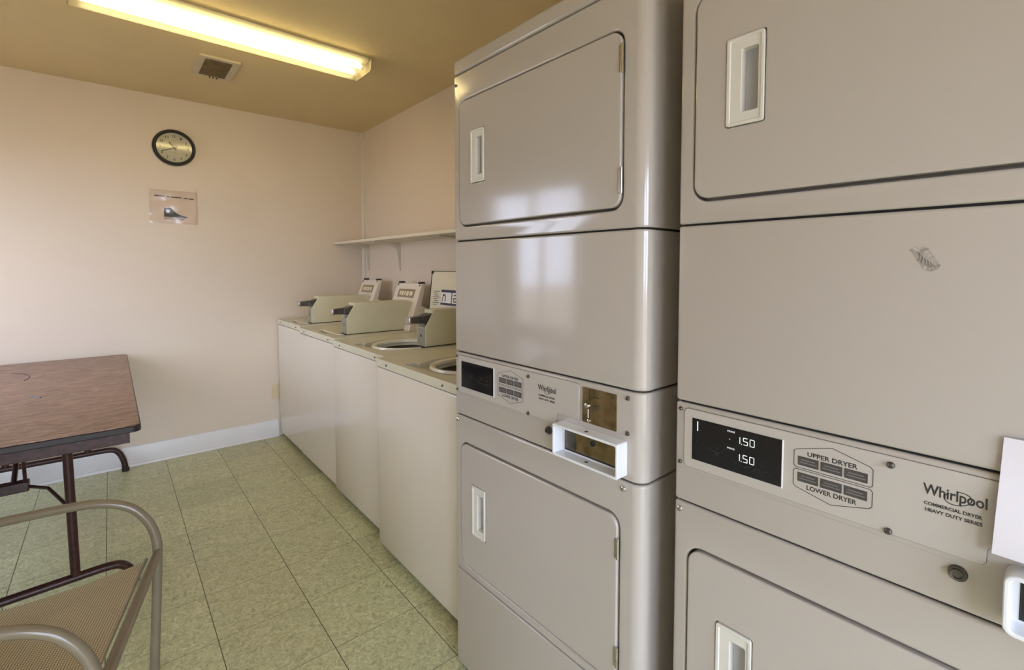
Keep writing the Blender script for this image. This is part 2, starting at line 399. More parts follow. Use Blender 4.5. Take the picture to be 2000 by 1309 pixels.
# daylight portals in the openings (sampling guides for the sky)
def portal(loc, rot, sx, sy):
    l = bpy.data.lights.new('daylight_portal', 'AREA'); l.shape = 'RECTANGLE'; l.size = sx; l.size_y = sy; l.cycles.is_portal = True
    ob = bpy.data.objects.new('daylight_portal', l); COL.objects.link(ob); ob.location = loc; ob.rotation_euler = rot
portal((XL - T - .01, (WY0 + WY1) / 2, (WZ0 + WZ1) / 2), (0, -PI / 2, 0), WZ1 - WZ0, WY1 - WY0)
portal((dxm, YF - T - .01, DZ / 2), (PI / 2, 0, 0), DX1 - DX0, DZ)
# the yard outside seen through the openings
gm = mat('paving_outside', (0.36, 0.28, 0.18), 0.9, noise=0.2, nscale=3)
struct(bx('floor_outside', (-30, 30, -30, 30, -0.25, -0.15), gm), 'paved ground outside the room', 'ground')

# baseboards
def baseboard(name, pts_fn, x0, x1):
    prof = [(0, 0), (-0.014, 0), (-0.014, 0.085), (-0.010, 0.098), (-0.010, 0.118), (-0.005, 0.130), (0, 0.132)]
    bm = bmesh.new(); prism(bm, [pts_fn(p) for p in prof], x0, x1, 'yz')
    prism(bm, [pts_fn(p) for p in [(-0.014, 0), (-0.026, 0), (-0.025, 0.010), (-0.020, 0.017), (-0.014, 0.018)]], x0, x1, 'yz')
    return bm
struct(finish('baseboard_back', baseboard('b', lambda p: (YB + p[0], p[1]), XL, 0.975), M['trim']), 'white painted baseboard along the back wall', 'baseboard')
bm = bmesh.new(); prism(bm, [(XL, 0), (XL + .014, 0), (XL + .014, .1), (XL + .005, .13), (XL, .132)], YF, YB - .03, 'xz')
struct(finish('baseboard_left', bm, M['trim']), 'white painted baseboard of the window wall', 'baseboard')
# corner moulding
bm = bmesh.new(); prism(bm, [(XR, YB - 0.0), (XR, YB - .045), (XR - .012, YB - .045), (XR - .016, YB - .03), (XR - .016, YB)], 0.93, H, 'xy')
struct(finish('trim_2', bm, M['shelf']), 'narrow painted vertical strip in the wall corner', 'trim')

# ------------------------------------------------------------------ ceiling light
fl = thing('ceiling_light', 'long two-tube fluorescent wraparound fixture glowing on the ceiling', 'light', (0.515, 2.715, H), math.radians(0.9))
L = 0.61
bm = bmesh.new(); prism(bm, [(-.10, 0), (-.10, -.018), (-.075, -.026), (.075, -.026), (.10, -.018), (.10, 0)], -L + .01, L - .01, 'yz')
finish('housing', bm, M['housing'], fl)
bm = bmesh.new()
out = [(-.112, -.004), (-.112, -.035), (-.104, -.066), (-.09, -.074), (.09, -.074), (.104, -.066), (.112, -.035), (.112, -.004)]
inn = [(p[0] * .975, p[1] + .003) for p in out]
poly = out + inn[::-1]
A = [bm.verts.new((-L, *p)) for p in out]; B = [bm.verts.new((L, *p)) for p in out]
for i in range(len(out) - 1): bm.faces.new((A[i], A[i + 1], B[i + 1], B[i]))
finish('diffuser', bm, M['lens'], fl)
for s in (-1, 1):
    bm = bmesh.new(); prism(bm, [(p[0] * 1.01, p[1]) for p in out], s * L, s * (L + .006), 'yz'); finish('end_cap', bm, M['housing'], fl, 0.0015)
for y in (-.052, .052):
    bm = bmesh.new(); cyl(bm, (-L + .03, y, -.045), (1, 0, 0), .0127, 2 * L - .06, 16); t = finish('lamp_tube', bm, M['lamp'], fl)
    for s in (-1, 1): bx('socket', (s * (L - .03) - .006, s * (L - .03) + .006, y - .012, y + .012, -.062, -.026), M['housing'], fl)

# ------------------------------------------------------------------ ceiling vent
v = thing('ceiling_vent', 'small square air vent with brown slats in the ceiling', 'vent', (0.50, 3.338, H))
bm = bmesh.new()
box(bm, -.10, .10, -.168, -.135, -.012, 0); box(bm, -.10, .10, .140, .168, -.012, 0)
box(bm, -.10, -.066, -.135, .140, -.012, 0); box(bm, .066, .10, -.135, .140, -.012, 0)
finish('frame', bm, M['vent'], v, 0.002)
bx('backing', (-.066, .066, -.135, .14, -.002, 0), M['ventslat'], v)
for k in range(7):
    bm = bmesh.new(); y = -.118 + k * .039
    prism(bm, [(y, -.002), (y + .004, -.002), (y + .022, -.012), (y + .018, -.013)], -.066, .066, 'yz'); finish('slat', bm, M['ventslat'], v)
for k in range(3):
    bm = bmesh.new(); lathe(bm, [(.0005, -.020), (.004, -.018), (.004, -.012)], (-.01 + k * .018, .150, 0), 'z', 10); finish('lever', bm, M['rubber'], v)

# ------------------------------------------------------------------ wall clock
ck = thing('wall_clock', 'round wall clock with black rim hanging above the paper sign', 'clock', (0.36, YB, 2.153))
bm = bmesh.new(); lathe(bm, [(.101, -.014), (.101, -.030), (.106, -.036), (.114, -.036), (.120, -.028), (.121, 0), (.10, 0)], (0, 0, 0), 'y', 56, True)
finish('rim', bm, M['clockrim'], ck)
bm = bmesh.new(); lathe(bm, [(.121, -.001), (.1245, -.004), (.1245, -.010), (.121, -.014)], (0, 0, 0), 'y', 56, True); finish('bezel', bm, M['steel'], ck)
bm = bmesh.new(); lathe(bm, [(.0005, -.012), (.102, -.012), (.102, -.002), (.0005, -.002)], (0, 0, 0), 'y', 56); face = finish('dial', bm, M['clockface'], ck)
bm = bmesh.new()
for h_ in range(1, 13):
    a = math.radians(90 - 30 * h_); s_ = str(h_); hh = .015; ww = .009 * len(s_)
    text_bm(s_, hh, .078 * math.cos(a) - ww / 2, .078 * math.sin(a) - hh / 2, -.0122, ww, .03, .0003, bm)
finish('dial_marking', bm, M['ink'], face)
def hand(ang, ln, wd, y, name):
    bm = bmesh.new(); a = math.radians(ang); d = Vector((math.cos(a), math.sin(a))); q = Vector((-d.y, d.x))
    pts = [d * -.018 + q * wd, d * ln * .8 + q * wd * .8, d * ln, d * ln * .8 - q * wd * .8, d * -.018 - q * wd]
    prism(bm, [tuple(p) for p in pts], y, y - .001, 'xz'); return finish(name, bm, M['ink'], ck)
hand(90 - 30 * 10.68, .052, .0048, -.015, 'hour_hand'); hand(90 - 6 * 41, .086, .0038, -.0175, 'minute_hand')
bm = bmesh.new(); lathe(bm, [(.0005, -.022), (.005, -.021), (.005, -.012)], (0, 0, 0), 'y', 14); finish('hub', bm, M['ink'], ck)
bm = bmesh.new(); lathe(bm, [(.0005, -.031), (.05, -.030), (.101, -.027)], (0, 0, 0), 'y', 40); finish('crystal', bm, M['clockglass'], ck)

# ------------------------------------------------------------------ paper sign with sneaker
sg = thing('paper_sign', 'creased paper sign in clear sleeve with black sneaker picture, below the clock', 'sign', (0.214, YB, 1.633))
def wavy(bm, x0, x1, z0, z1, y, amp, nx=18, nz=14, th=.0006, seed=0):
    rnd = random.Random(seed); ph = [rnd.uniform(0, 6) for _ in range(6)]
    def f(u, v_): return amp * (math.sin(9 * u + ph[0] + 4 * v_) + .7 * math.sin(17 * v_ + ph[1] - 6 * u) + .5 * math.sin(31 * u + ph[2]) * math.sin(23 * v_ + ph[3]))
    g = [[bm.verts.new((x0 + (x1 - x0) * i / nx, y + f(i / nx, j / nz), z0 + (z1 - z0) * j / nz)) for i in range(nx + 1)] for j in range(nz + 1)]
    for j in range(nz):
        for i in range(nx): bm.faces.new((g[j][i], g[j][i + 1], g[j + 1][i + 1], g[j + 1][i]))
    fs = bm.faces[:]; r = bmesh.ops.extrude_face_region(bm, geom=fs)
    bmesh.ops.translate(bm, vec=(0, th, 0), verts=[q for q in r['geom'] if isinstance(q, bmesh.types.BMVert)])
M['signpaper'] = mat('sign_paper', (0.80, 0.70, 0.60), 0.5, noise=0.03)
bm = bmesh.new(); wavy(bm, .008, .262, .008, .218, -.0035, .0004, seed=3); finish('sheet', bm, M['signpaper'], sg)
M['sleeve'] = glass_mat('plastic_sleeve', (0.97, 0.95, 0.93), 0.965, 0.15)
bm = bmesh.new(); wavy(bm, 0, .272, 0, .228, -.0075, .0007, 26, 20, .0003, seed=5); finish('sleeve', bm, M['sleeve'], sg)
bm = bmesh.new()
for a, b, z in ((.028, .083, .186), (.097, .112, .184), (.118, .180, .183), (.190, .216, .180), (.222, .250, .179)):
    prism(bm, [(a, z - .004), (b, z - .0045), (b, z + .002), (a, z + .003)], -.0048, -.0052, 'xz')
finish('printed_line', bm, M['ink'], sg)
bm = bmesh.new()
shoe = [(.078, .046), (.078, .108), (.094, .104), (.106, .106), (.118, .108), (.127, .098), (.140, .080), (.152, .070), (.175, .060), (.200, .053), (.212, .047), (.205, .044), (.15, .044)]
prism(bm, shoe, -.0048, -.0054, 'xz'); finish('sneaker_picture', bm, M['ink'], sg)
bm = bmesh.new(); prism(bm, [(.100 + .011 * math.cos(k * PI / 10), .084 + .012 * math.sin(k * PI / 10)) for k in range(20)], -.0055, -.0058, 'xz')
finish('sneaker_patch', bm, M['labelw'], sg)
bm = bmesh.new(); ribbon(bm, [(.078, .032), (.19, .032)], .003, -.0048); ribbon(bm, [(.078, .039), (.20, .040)], .0015, -.0048); finish('sole_line', bm, M['ink'], sg)

# ------------------------------------------------------------------ electric outlet beside the washer
ot = thing('wall_outlet', 'ivory wall outlet plate beside the far washer', 'outlet', (0.958, YB, 0.355))
bx('plate', (-.024, .024, -.006, 0, -.055, .055), M['outlet'], ot, .002)
for z in (-.02, .02): bx('socket', (-.016, .016, -.008, -.004, z - .014, z + .014), M['outlet'], ot, .002)

# ------------------------------------------------------------------ shelf
sh = thing('wall_shelf', 'long narrow cream shelf on brackets above the washers', 'shelf', (XR, 2.75, 1.543))
bx('board', (-.262, 0, -1.35, 1.375, -.020, 0), M['shelf'], sh, .002)
for y in (1.27, .68, -.25, -1.1):
    bm = bmesh.new()
    prism(bm, [(-.004, -.02), (-.215, -.02), (-.215, -.027), (-.10, -.036), (-.055, -.048), (-.03, -.075), (-.014, -.22), (-.008, -.235), (0, -.235), (0, -.02)], y - .011, y + .011, 'xz')
    finish('bracket', bm, M['shelf'], sh, .002)

# ------------------------------------------------------------------ folding table
tb = thing('folding_table', 'worn brown laminate folding table with dark steel legs against the wall', 'table', (-.315, 3.155, 0))
ZT = .762
bm = bmesh.new(); prism(bm, rrect(-.381, .381, -.935, .935, .022, 4), ZT - .004, ZT, 'xy'); top = finish('tabletop', bm, M['wood'], tb)
bm = bmesh.new(); prism(bm, rrect(-.385, .385, -.939, .939, .025, 5), ZT - .026, ZT - .003, 'xy'); finish('edging', bm, M['edge'], tb, .003)
bm = bmesh.new()
for x in (-.352, .346): box(bm, x - .0, x + .006, -.89, .89, ZT - .071, ZT - .024)
box(bm, -.352, .352, -.905, -.899, ZT - .071, ZT - .024); box(bm, -.352, .352, .899, .905, ZT - .071, ZT - .024)
finish('apron', bm, M['brown'], tb, .002)
# leg assemblies: two posts on an arched floor bar
for sgn, yl, ang in ((-1, -.60, .10), (1, .895, .0)):
    for x in (.177, -.177):
        bm = bmesh.new(); yy = yl + x * ang
        tube(bm, [(x, yy, .10 if sgn < 0 else .155), (x - .010, yy - .02 * (sgn < 0), ZT - .03)], .0155, 14); finish('leg', bm, M['brown'], tb)
    e = .325
    bm = bmesh.new()
    zb = .100 if sgn < 0 else .158
    pts = [(-e - .03, 0), (-e - .022, .45 * zb), (-e + .005, .85 * zb), (-e + .05, .99 * zb), (-.15, zb), (.15, zb), (e - .05, .99 * zb), (e - .005, .85 * zb), (e + .022, .45 * zb), (e + .03, 0.0)]
    tube(bm, [(p[0], yl + p[0] * ang, p[1]) for p in pts], .0165, 14, 5); fb = finish('foot_bar', bm, M['brown'], tb)
    for p in (pts[0], pts[-1]):
        bm = bmesh.new(); cyl(bm, (p[0], yl + p[0] * ang, 0), (0, 0, 1), .0195, .022, 14); finish('foot_cap', bm, M['rubber'], fb)
    bm = bmesh.new(); tube(bm, [(-.177, yl - .177 * ang, .40), (.177, yl + .177 * ang, .40)], .008, 10) if sgn > 0 else None
    if sgn > 0: finish('cross_rod', bm, M['brown'], tb)
    else: bm.free()
# folding brace of the near legs
for s in (-1, 1):
    bm = bmesh.new(); tube(bm, [(s * .177, -.615, .385), (s * .10, -.44, .435), (.0 + s * .02, -.40, .455)], .0065, 8); finish('brace', bm, M['brown'], tb)
hubb = bx('brace_hub', (-.07, .045, -.43, -.385, .435, .475), M['brown'], tb, .004)
bm = bmesh.new(); tube(bm, [(.0, -.41, .46), (.0, -.20, .60), (.0, -.05, ZT - .03)], .009, 8); finish('strut', bm, M['brown'], tb)
bm = bmesh.new(); tube(bm, [(.035, -.42, .465), (.035, -.50, ZT - .03)], .006, 8); finish('strut', bm, M['brown'], tb)
bm = bmesh.new()
tube(bm, [(-.13 + .115 * math.cos(t) * 1, .38 + .19 * math.sin(t), ZT + .0002) for t in [math.radians(-25 + 10 * k) for k in range(11)]], .0024, 6)
tube(bm, [(-.20, .33, ZT + .0002), (-.15, .34, ZT), (-.13, .30, ZT), (-.165, .22, ZT), (-.15, .16, ZT)], .0022, 6, 4)
tube(bm, [(-.20, .17, ZT), (-.14, .05, ZT), (-.08, .0, ZT)], .0018, 6, 4)
tube(bm, [(.03, -.15, ZT), (.05, -.17, ZT), (.07, -.20, ZT)], .0035, 6, 3)
finish('stain', bm, M['edge'], top)

# ------------------------------------------------------------------ sling chair
ch = thing('sling_chair', 'tan mesh sling chair with bronze tube arms standing at the table end', 'chair', (.087, 1.82, 0), math.radians(-13.3))
# local x = forward, local -y = towards the near arm
W_ = .56; RT = .0125
for y, nm in ((0, 'f'), (-W_, 'n')):
    bm = bmesh.new()
    pts = [(-.024, y, .006), (-.013, y, .22), (-.003, y, .43), (-.004, y, .50), (-.022, y, .56), (-.062, y, .612), (-.12, y, .638), (-.19, y, .645), (-.30, y, .640), (-.42, y, .632), (-.505, y, .628)]
    tube(bm, pts, RT, 14, 5); arm = finish('arm_frame', bm, M['tube'], ch)
    bm = bmesh.new(); cyl(bm, (-.024, y, 0), (0, 0, 1), .017, .025, 14); finish('foot_cap', bm, M['rubber'], arm)
    bm = bmesh.new()
    pts = [(-.46, y, .006), (-.455, y, .25), (-.455, y, .40), (-.48, y, .55), (-.525, y, .72), (-.58, y, .90)]
    tube(bm, pts, RT, 14, 5); st = finish('back_post', bm, M['tube'], ch)
    bm = bmesh.new(); cyl(bm, (-.46, y, 0), (0, 0, 1), .017, .025, 14); finish('foot_cap', bm, M['rubber'], st)
bm = bmesh.new(); tube(bm, [(.0, .0, .462), (.0, -W_, .462)], RT, 14); finish('front_rail', bm, M['tube'], ch)
bm = bmesh.new(); tube(bm, [(-.45, 0, .40), (-.45, -W_, .40)], RT * .8, 12); finish('rear_rail', bm, M['tube'], ch)
bm = bmesh.new(); tube(bm, [(-.58, 0, .90), (-.585, -.03, .94), (-.59, -.10, .955), (-.59, -W_ + .10, .955), (-.585, -W_ + .03, .94), (-.58, -W_, .90)], RT, 14, 5); finish('top_rail', bm, M['tube'], ch)
bm = bmesh.new(); tube(bm, [(-.026, -.018, .455), (-.026, -W_ + .018, .455)], .004, 10); finish('sling_rod', bm, M['steel'], ch)
def sheet(bm, f, nu, nv, th=(0, 0, -.002)):
    g = [[bm.verts.new(f(i / nu, j / nv)) for i in range(nu + 1)] for j in range(nv + 1)]
    for j in range(nv):
        for i in range(nu): bm.faces.new((g[j][i], g[j][i + 1], g[j + 1][i + 1], g[j + 1][i]))
    r = bmesh.ops.extrude_face_region(bm, geom=bm.faces[:])
    bmesh.ops.translate(bm, vec=th, verts=[q for q in r['geom'] if isinstance(q, bmesh.types.BMVert)])
bm = bmesh.new()
sheet(bm, lambda u, v_: (-.024 - .425 * u, -.03 - (W_ - .06) * v_, .455 - .05 * u - .014 * math.sin(PI * u)), 16, 12)
finish('seat', bm, M['sling'], ch)
bm = bmesh.new()
def bk(u, v_):
    z = .46 + .42 * u; x = -.462 - (z - .40) ** 1.25 * .27 - .012 * math.sin(PI * u)
    return (x, -.03 - (W_ - .06) * v_, z)
sheet(bm, bk, 16, 12, (-.002, 0, 0)); finish('backrest', bm, M['sling'], ch)

# ------------------------------------------------------------------ washers
def washer(X0, yfar, Wd, zd, label, console=True, lid_open=False, box_x=.105, tall=False, box_h=.195):
    """local x = s (towards the camera along the row), y = depth from the front panel, z up"""
    r = thing('coin_washer', label, 'washer', (X0, yfar, 0), -PI / 2, 'top loading coin washers in the row')
    D = XR - .03 - X0
    g = .002
    b_ = bx('cabinet', (g, Wd - g, .0, D, .035, zd - .040), M['washer'], r, .007, 3)
    bx('toe_base', (g + .015, Wd - g - .015, .05, D, 0, .04), M['dark'], r)  # recessed base; its black holds the shade under the front panel
    bx('deck_seam_shade', (g + .003, Wd - g - .003, .004, D, zd - .045, zd - .034), M['dark'], r)  # black strip put in as the shadow line under the deck rim
    deck = bx('deck', (g, Wd - g, -.004, D, zd - .036, zd), M['deck'], r)
    sx = Wd / .70
    cs, cy_ = .40 * sx, .255; rs, ry = .185 * sx, .20
    if lid_open:
        c = bmesh.new(); prism(c, [(cs + (rs + .012) * math.copysign(abs(math.cos(t)) ** .75, math.cos(t)), cy_ + (ry + .012) * math.copysign(abs(math.sin(t)) ** .75, math.sin(t))) for t in [2 * PI * k / 48 for k in range(48)]], zd - .026, zd + .05, 'xy')
        c2 = bmesh.new(); prism(c2, [(cs + (rs - .038) * math.cos(2 * PI * k / 48), cy_ + (ry - .045) * math.sin(2 * PI * k / 48)) for k in range(48)], zd - .06, zd + .05, 'xy')
        c3 = bmesh.new(); prism(c3, rrect(.22 * sx, .31 * sx, .03, .085, .012, 4), zd - .03, zd + .05, 'xy')
        cc = bmesh.new(); prism(cc, [(cs + (rs - .038) * math.cos(2 * PI * k / 48), cy_ + (ry - .045) * math.sin(2 * PI * k / 48)) for k in range(48)], zd - .45, zd, 'xy')
        cut(deck, [c, c2, c3]); cut(b_, [cc])
        b_.modifiers.clear(); addbevel(b_, .007, 3)
        bm = bmesh.new(); rr = rs - .052
        lathe(bm, [(rr + .002, zd - .03), (rr, zd - .045), (rr - .02, zd - .06), (rr - .01, zd - .09), (rr - .01, zd - .36), (rr * .5, zd - .37), (.001, zd - .36)], (cs, cy_, 0), 'z', 40)
        tb_ = finish('wash_basket', bm, M['basket'], r)
        bm = bmesh.new(); lathe(bm, [(1.0, -.026), (.955, -.014), (.97, -.003), (1.02, .0015), (1.10, .0015), (1.12, -.010)], (0, 0, 0), 'z', 56)
        bmesh.ops.transform(bm, matrix=Matrix.Translation((cs, cy_, zd)) @ Matrix.Diagonal((rs - .030, ry - .037, 1, 1)), verts=bm.verts[:]); finish('opening_rim', bm, M['rimwhite'], r)
        bm = bmesh.new(); lathe(bm, [(.045, zd - .36), (.04, zd - .15), (.03, zd - .12), (.001, zd - .115)], (cs, cy_, 0), 'z', 24); finish('agitator', bm, M['tub'], r)
        bm = bmesh.new(); prism(bm, rrect(.222 * sx, .308 * sx, .032, .083, .011, 4), zd - .034, zd - .028, 'xy'); finish('bleach_cup', bm, M['dark'], r)
        # raised lid leaning against the back
        lid = bpy.data.objects.new('lid', bpy.data.meshes.new('lid')); bpy.data.objects.remove(lid)
        bm = bmesh.new(); prism(bm, rrect(-.20 * sx, .20 * sx, 0, .405, .018, 5), 0, .014, 'xz')
        mt = Matrix.Translation((cs - .01, .50, zd + .004)) @ Matrix.Rotation(math.radians(-6), 4, 'X')
        bmesh.ops.transform(bm, matrix=mt, verts=bm.verts[:]); lid = finish('lid', bm, M['deck'], r, .004, 3)
        def sub(name, bm, m):
            bmesh.ops.transform(bm, matrix=mt, verts=bm.verts[:]); return finish(name, bm, m, lid)
        bm = bmesh.new(); ribbon(bm, rrect(-.19 * sx, .19 * sx, .008, .395, .015, 4), .004, -.001, .002, True); sub('lid_gasket', bm, M['rubber'])
        
        for a in (-.182, .182): bm = bmesh.new(); cyl(bm, (a * sx, -.001, .388), (0, -1, 0), .009, .006, 12); sub('lid_bumper', bm, M['rubber'])
        z0 = .195; bm = bmesh.new(); box(bm, -.06, .17, -.002, .001, z0, z0 + .09); sub('instruction_label', bm, M['labelw'])
        bm = bmesh.new(); box(bm, -.06, .17, -.003, -.001, z0 + .075, z0 + .09); sub('label_band', bm, M['blue'])
        bm = bmesh.new(); box(bm, -.06, .17, -.003, -.001, z0, z0 + .013); box(bm, .055, .062, -.003, -.001, z0 + .012, z0 + .076); sub('label_band', bm, M['blue'])
        bm = bmesh.new()
        ribbon(bm, [(-.045, z0 + .022), (-.035, z0 + .065)], .007, -.002); ribbon(bm, [(-.035, z0 + .055), (-.018, z0 + .062), (-.010, z0 + .048), (-.012, z0 + .022)], .008, -.002)
        ribbon(bm, [(.080, z0 + .06), (.105, z0 + .062), (.108, z0 + .024), (.085, z0 + .022), (.078, z0 + .04), (.106, z0 + .045)], .007, -.002); sub('label_marking', bm, M['blue'])
        bm = bmesh.new()
        for k in range(8): ribbon(bm, [(-.155 + .006 * (k % 3), z0 + .078 - k * .0115), (-.085 - .012 * ((k * 5) % 3), z0 + .078 - k * .0115)], .0035, -.001)
        sub('label_lines', bm, M['ink'])
    else:
        # closed lid with finger recess
        c = bmesh.new(); prism(c, rrect(cs - .21 * sx, cs + .17 * sx, .06, .50, .02, 5), zd - .010, zd + .05, 'xy')
        c3 = bmesh.new(); prism(c3, rrect(cs - .12 * sx, cs + .04 * sx, .035, .075, .012, 4), zd - .022, zd + .05, 'xy')
        cut(deck, [c, c3])
        bm = bmesh.new(); prism(bm, rrect(cs - .206 * sx, cs + .166 * sx, .064, .496, .018, 5), zd - .009, zd + .004, 'xy'); finish('lid', bm, M['deck'], r, .003)
    addbevel(deck, .009, 3)
    for s in (.16, .84): screw(r, s * Wd, zd - .019, -.004, .005)
    # console
    if console:
        cx0, cx1 = .28 * sx, .67 * sx
        bm = bmesh.new()
        prism(bm, [(D - .20, zd - .002), (D - .085, zd + .305), (D - .055, zd + .305), (D - .10, zd + .16), (D - .02, zd + .12), (D - .02, zd - .002)], cx0, cx1, 'yz')
        bmesh.ops.recalc_face_normals(bm, faces=bm.faces[:])
        for v_ in bm.verts:
            if v_.co.z > zd + .2: v_.co.x = v_.co.x * .92 + .028 * sx
        con = finish('console', bm, M['washer'], r, .006, 3)
        th = math.atan2(.115, .307)
        mt = Matrix.Translation(((cx0 + cx1) / 2, D - .20, zd)) @ Matrix.Rotation(-th, 4, 'X')
        def sub2(name, bm, m):
            bmesh.ops.transform(bm, matrix=mt, verts=bm.verts[:]); return finish(name, bm, m, con)
        bm = bmesh.new(); box(bm, -.125 * sx, .110 * sx, -.002, .001, .222, .282); sub2('instruction_label', bm, M['labeltan'])
        bm = bmesh.new(); z0 = .252
        for a, b, k in ((-.10, -.075, 0), (-.065, -.04, 1), (-.03, -.012, 0), (.0, .035, 1), (.05, .09, 0)):
            box(bm, a * sx, b * sx, -.003, -.001, z0 - .014 - .004 * k, z0 + .014)
        sub2('label_marking', bm, M['labellt'])
        bm = bmesh.new()
        bm.free()
        for s in (-.165, .15):
            bm = bmesh.new(); cyl(bm, (s * sx, .001, .312), (0, -1, 0), .006, .003, 10); sub2('corner_screw', bm, M['rubber'])
        for a in (cx0 + .02, cx1 - .075): bx('cap_clip', (a, a + .04, D - .086, D - .054, zd + .300, zd + .316), M['rubber'], con, .003)
    else:
        bx('console', (.03, Wd - .03, D - .075, D - .002, zd - .002, zd + .20), M['deck'], r, .008, 3)
    # coin meter case on the deck
    b0, b1 = .505 * sx, .595 * sx; x_ = box_x; Lb = .47 if console else .245
    cb = thing('coin_meter', '', '', (0, 0, 0)) if False else None
    bm = bmesh.new()
    hb = box_h; z = zd + .0005; f1 = .105
    side = [(x_, z), (x_, z + f1), (x_ + .055, z + hb), (x_ + Lb * .85, z + hb), (x_ + Lb, z + hb - (.045 if console else .0)), (x_ + Lb, z)]
    inner = [(x_ + .003, z + .003), (x_ + .003, z + f1 - .003), (x_ + .050, z + f1 - .003), (x_ + .050, z + hb - .022), (x_ + .045, z + hb - .012), (x_ + .043, z + hb - .001), (x_ + Lb * .85, z + hb - .001), (x_ + Lb, z + hb - .046 if console else z + hb - .001), (x_ + Lb, z + .003)]
    prism(bm, side, b1 - .004, b1, 'yz'); prism(bm, side, b0, b0 + .004, 'yz'); prism(bm, inner, b0 + .004, b1 - .004, 'yz')
    mc = finish('coin_meter', bm, M['meter'], r, .0015)
    bx('meter_front', (b0 + .006, b1 - .006, x_ - .001, x_ + .004, z + .006, z + f1 - .006), M['meterfront'], mc, .001)
    bx('meter_gasket', (b0 - .004, b1 + .004, x_ - .010, x_ + Lb, zd - .004, zd + .004), M['rubber'], mc)
    # coin slide in the notch
    bm = bmesh.new(); s0 = (b0 + b1) / 2
    prism(bm, [(x_ - .010, z + .130), (x_ + .055, z + .108), (x_ + .055, z + .178), (x_ + .02, z + .168), (x_ - .010, z + .158)], b0 + .010, b1 - .010, 'yz')
    bx('notch_shade', (b0 + .0045, b1 - .0045, x_ + .0465, x_ + .052, z + .106, z + .172), M['dark'], mc)  # dark panel stands in for the shade inside the slide notch
    sl = finish('coin_slide', bm, M['darksteel'], mc, .002)
    bm = bmesh.new(); prism(bm, [(x_ + .03, z + .122), (x_ - .070, z + .128), (x_ - .070, z + .158), (x_ + .03, z + .166)], s0 - .024, s0 + .024, 'yz')
    finish('push_handle', bm, M['darksteel'], sl, .002)
    bm = bmesh.new(); prism(bm, [(s0 - .024, x_ - .064), (s0 - .024, x_ - .078), (s0 + .024, x_ - .078), (s0 + .024, x_ - .064)], z + .124, z + .162, 'xy'); finish('push_grip', bm, M['steel'], sl, .003)
    bm = bmesh.new(); lathe(bm, [(.0005, x_ - .004), (.008, x_ - .003), (.009, x_)], (s0, 0, z + .06), 'y', 16); finish('meter_lock', bm, M['darksteel'], mc)
    if not console: pass
    return r
washer(.985, 4.115, .595, .928, 'cream coin washer touching the back wall, farthest in the row', box_x=.10)
washer(.980, 3.520, .690, .918, 'cream coin washer with closed lid, second from the back wall', box_x=.108)
washer(.969, 2.830, .700, .912, 'cream washer with open lid and blue-banded label, third from back wall', console=False, lid_open=True, box_x=.268)
washer(.925, 2.130, .705, .912, 'cream washer with open tub right beside the dryers, sticking out furthest', console=False, lid_open=True, box_x=.33)

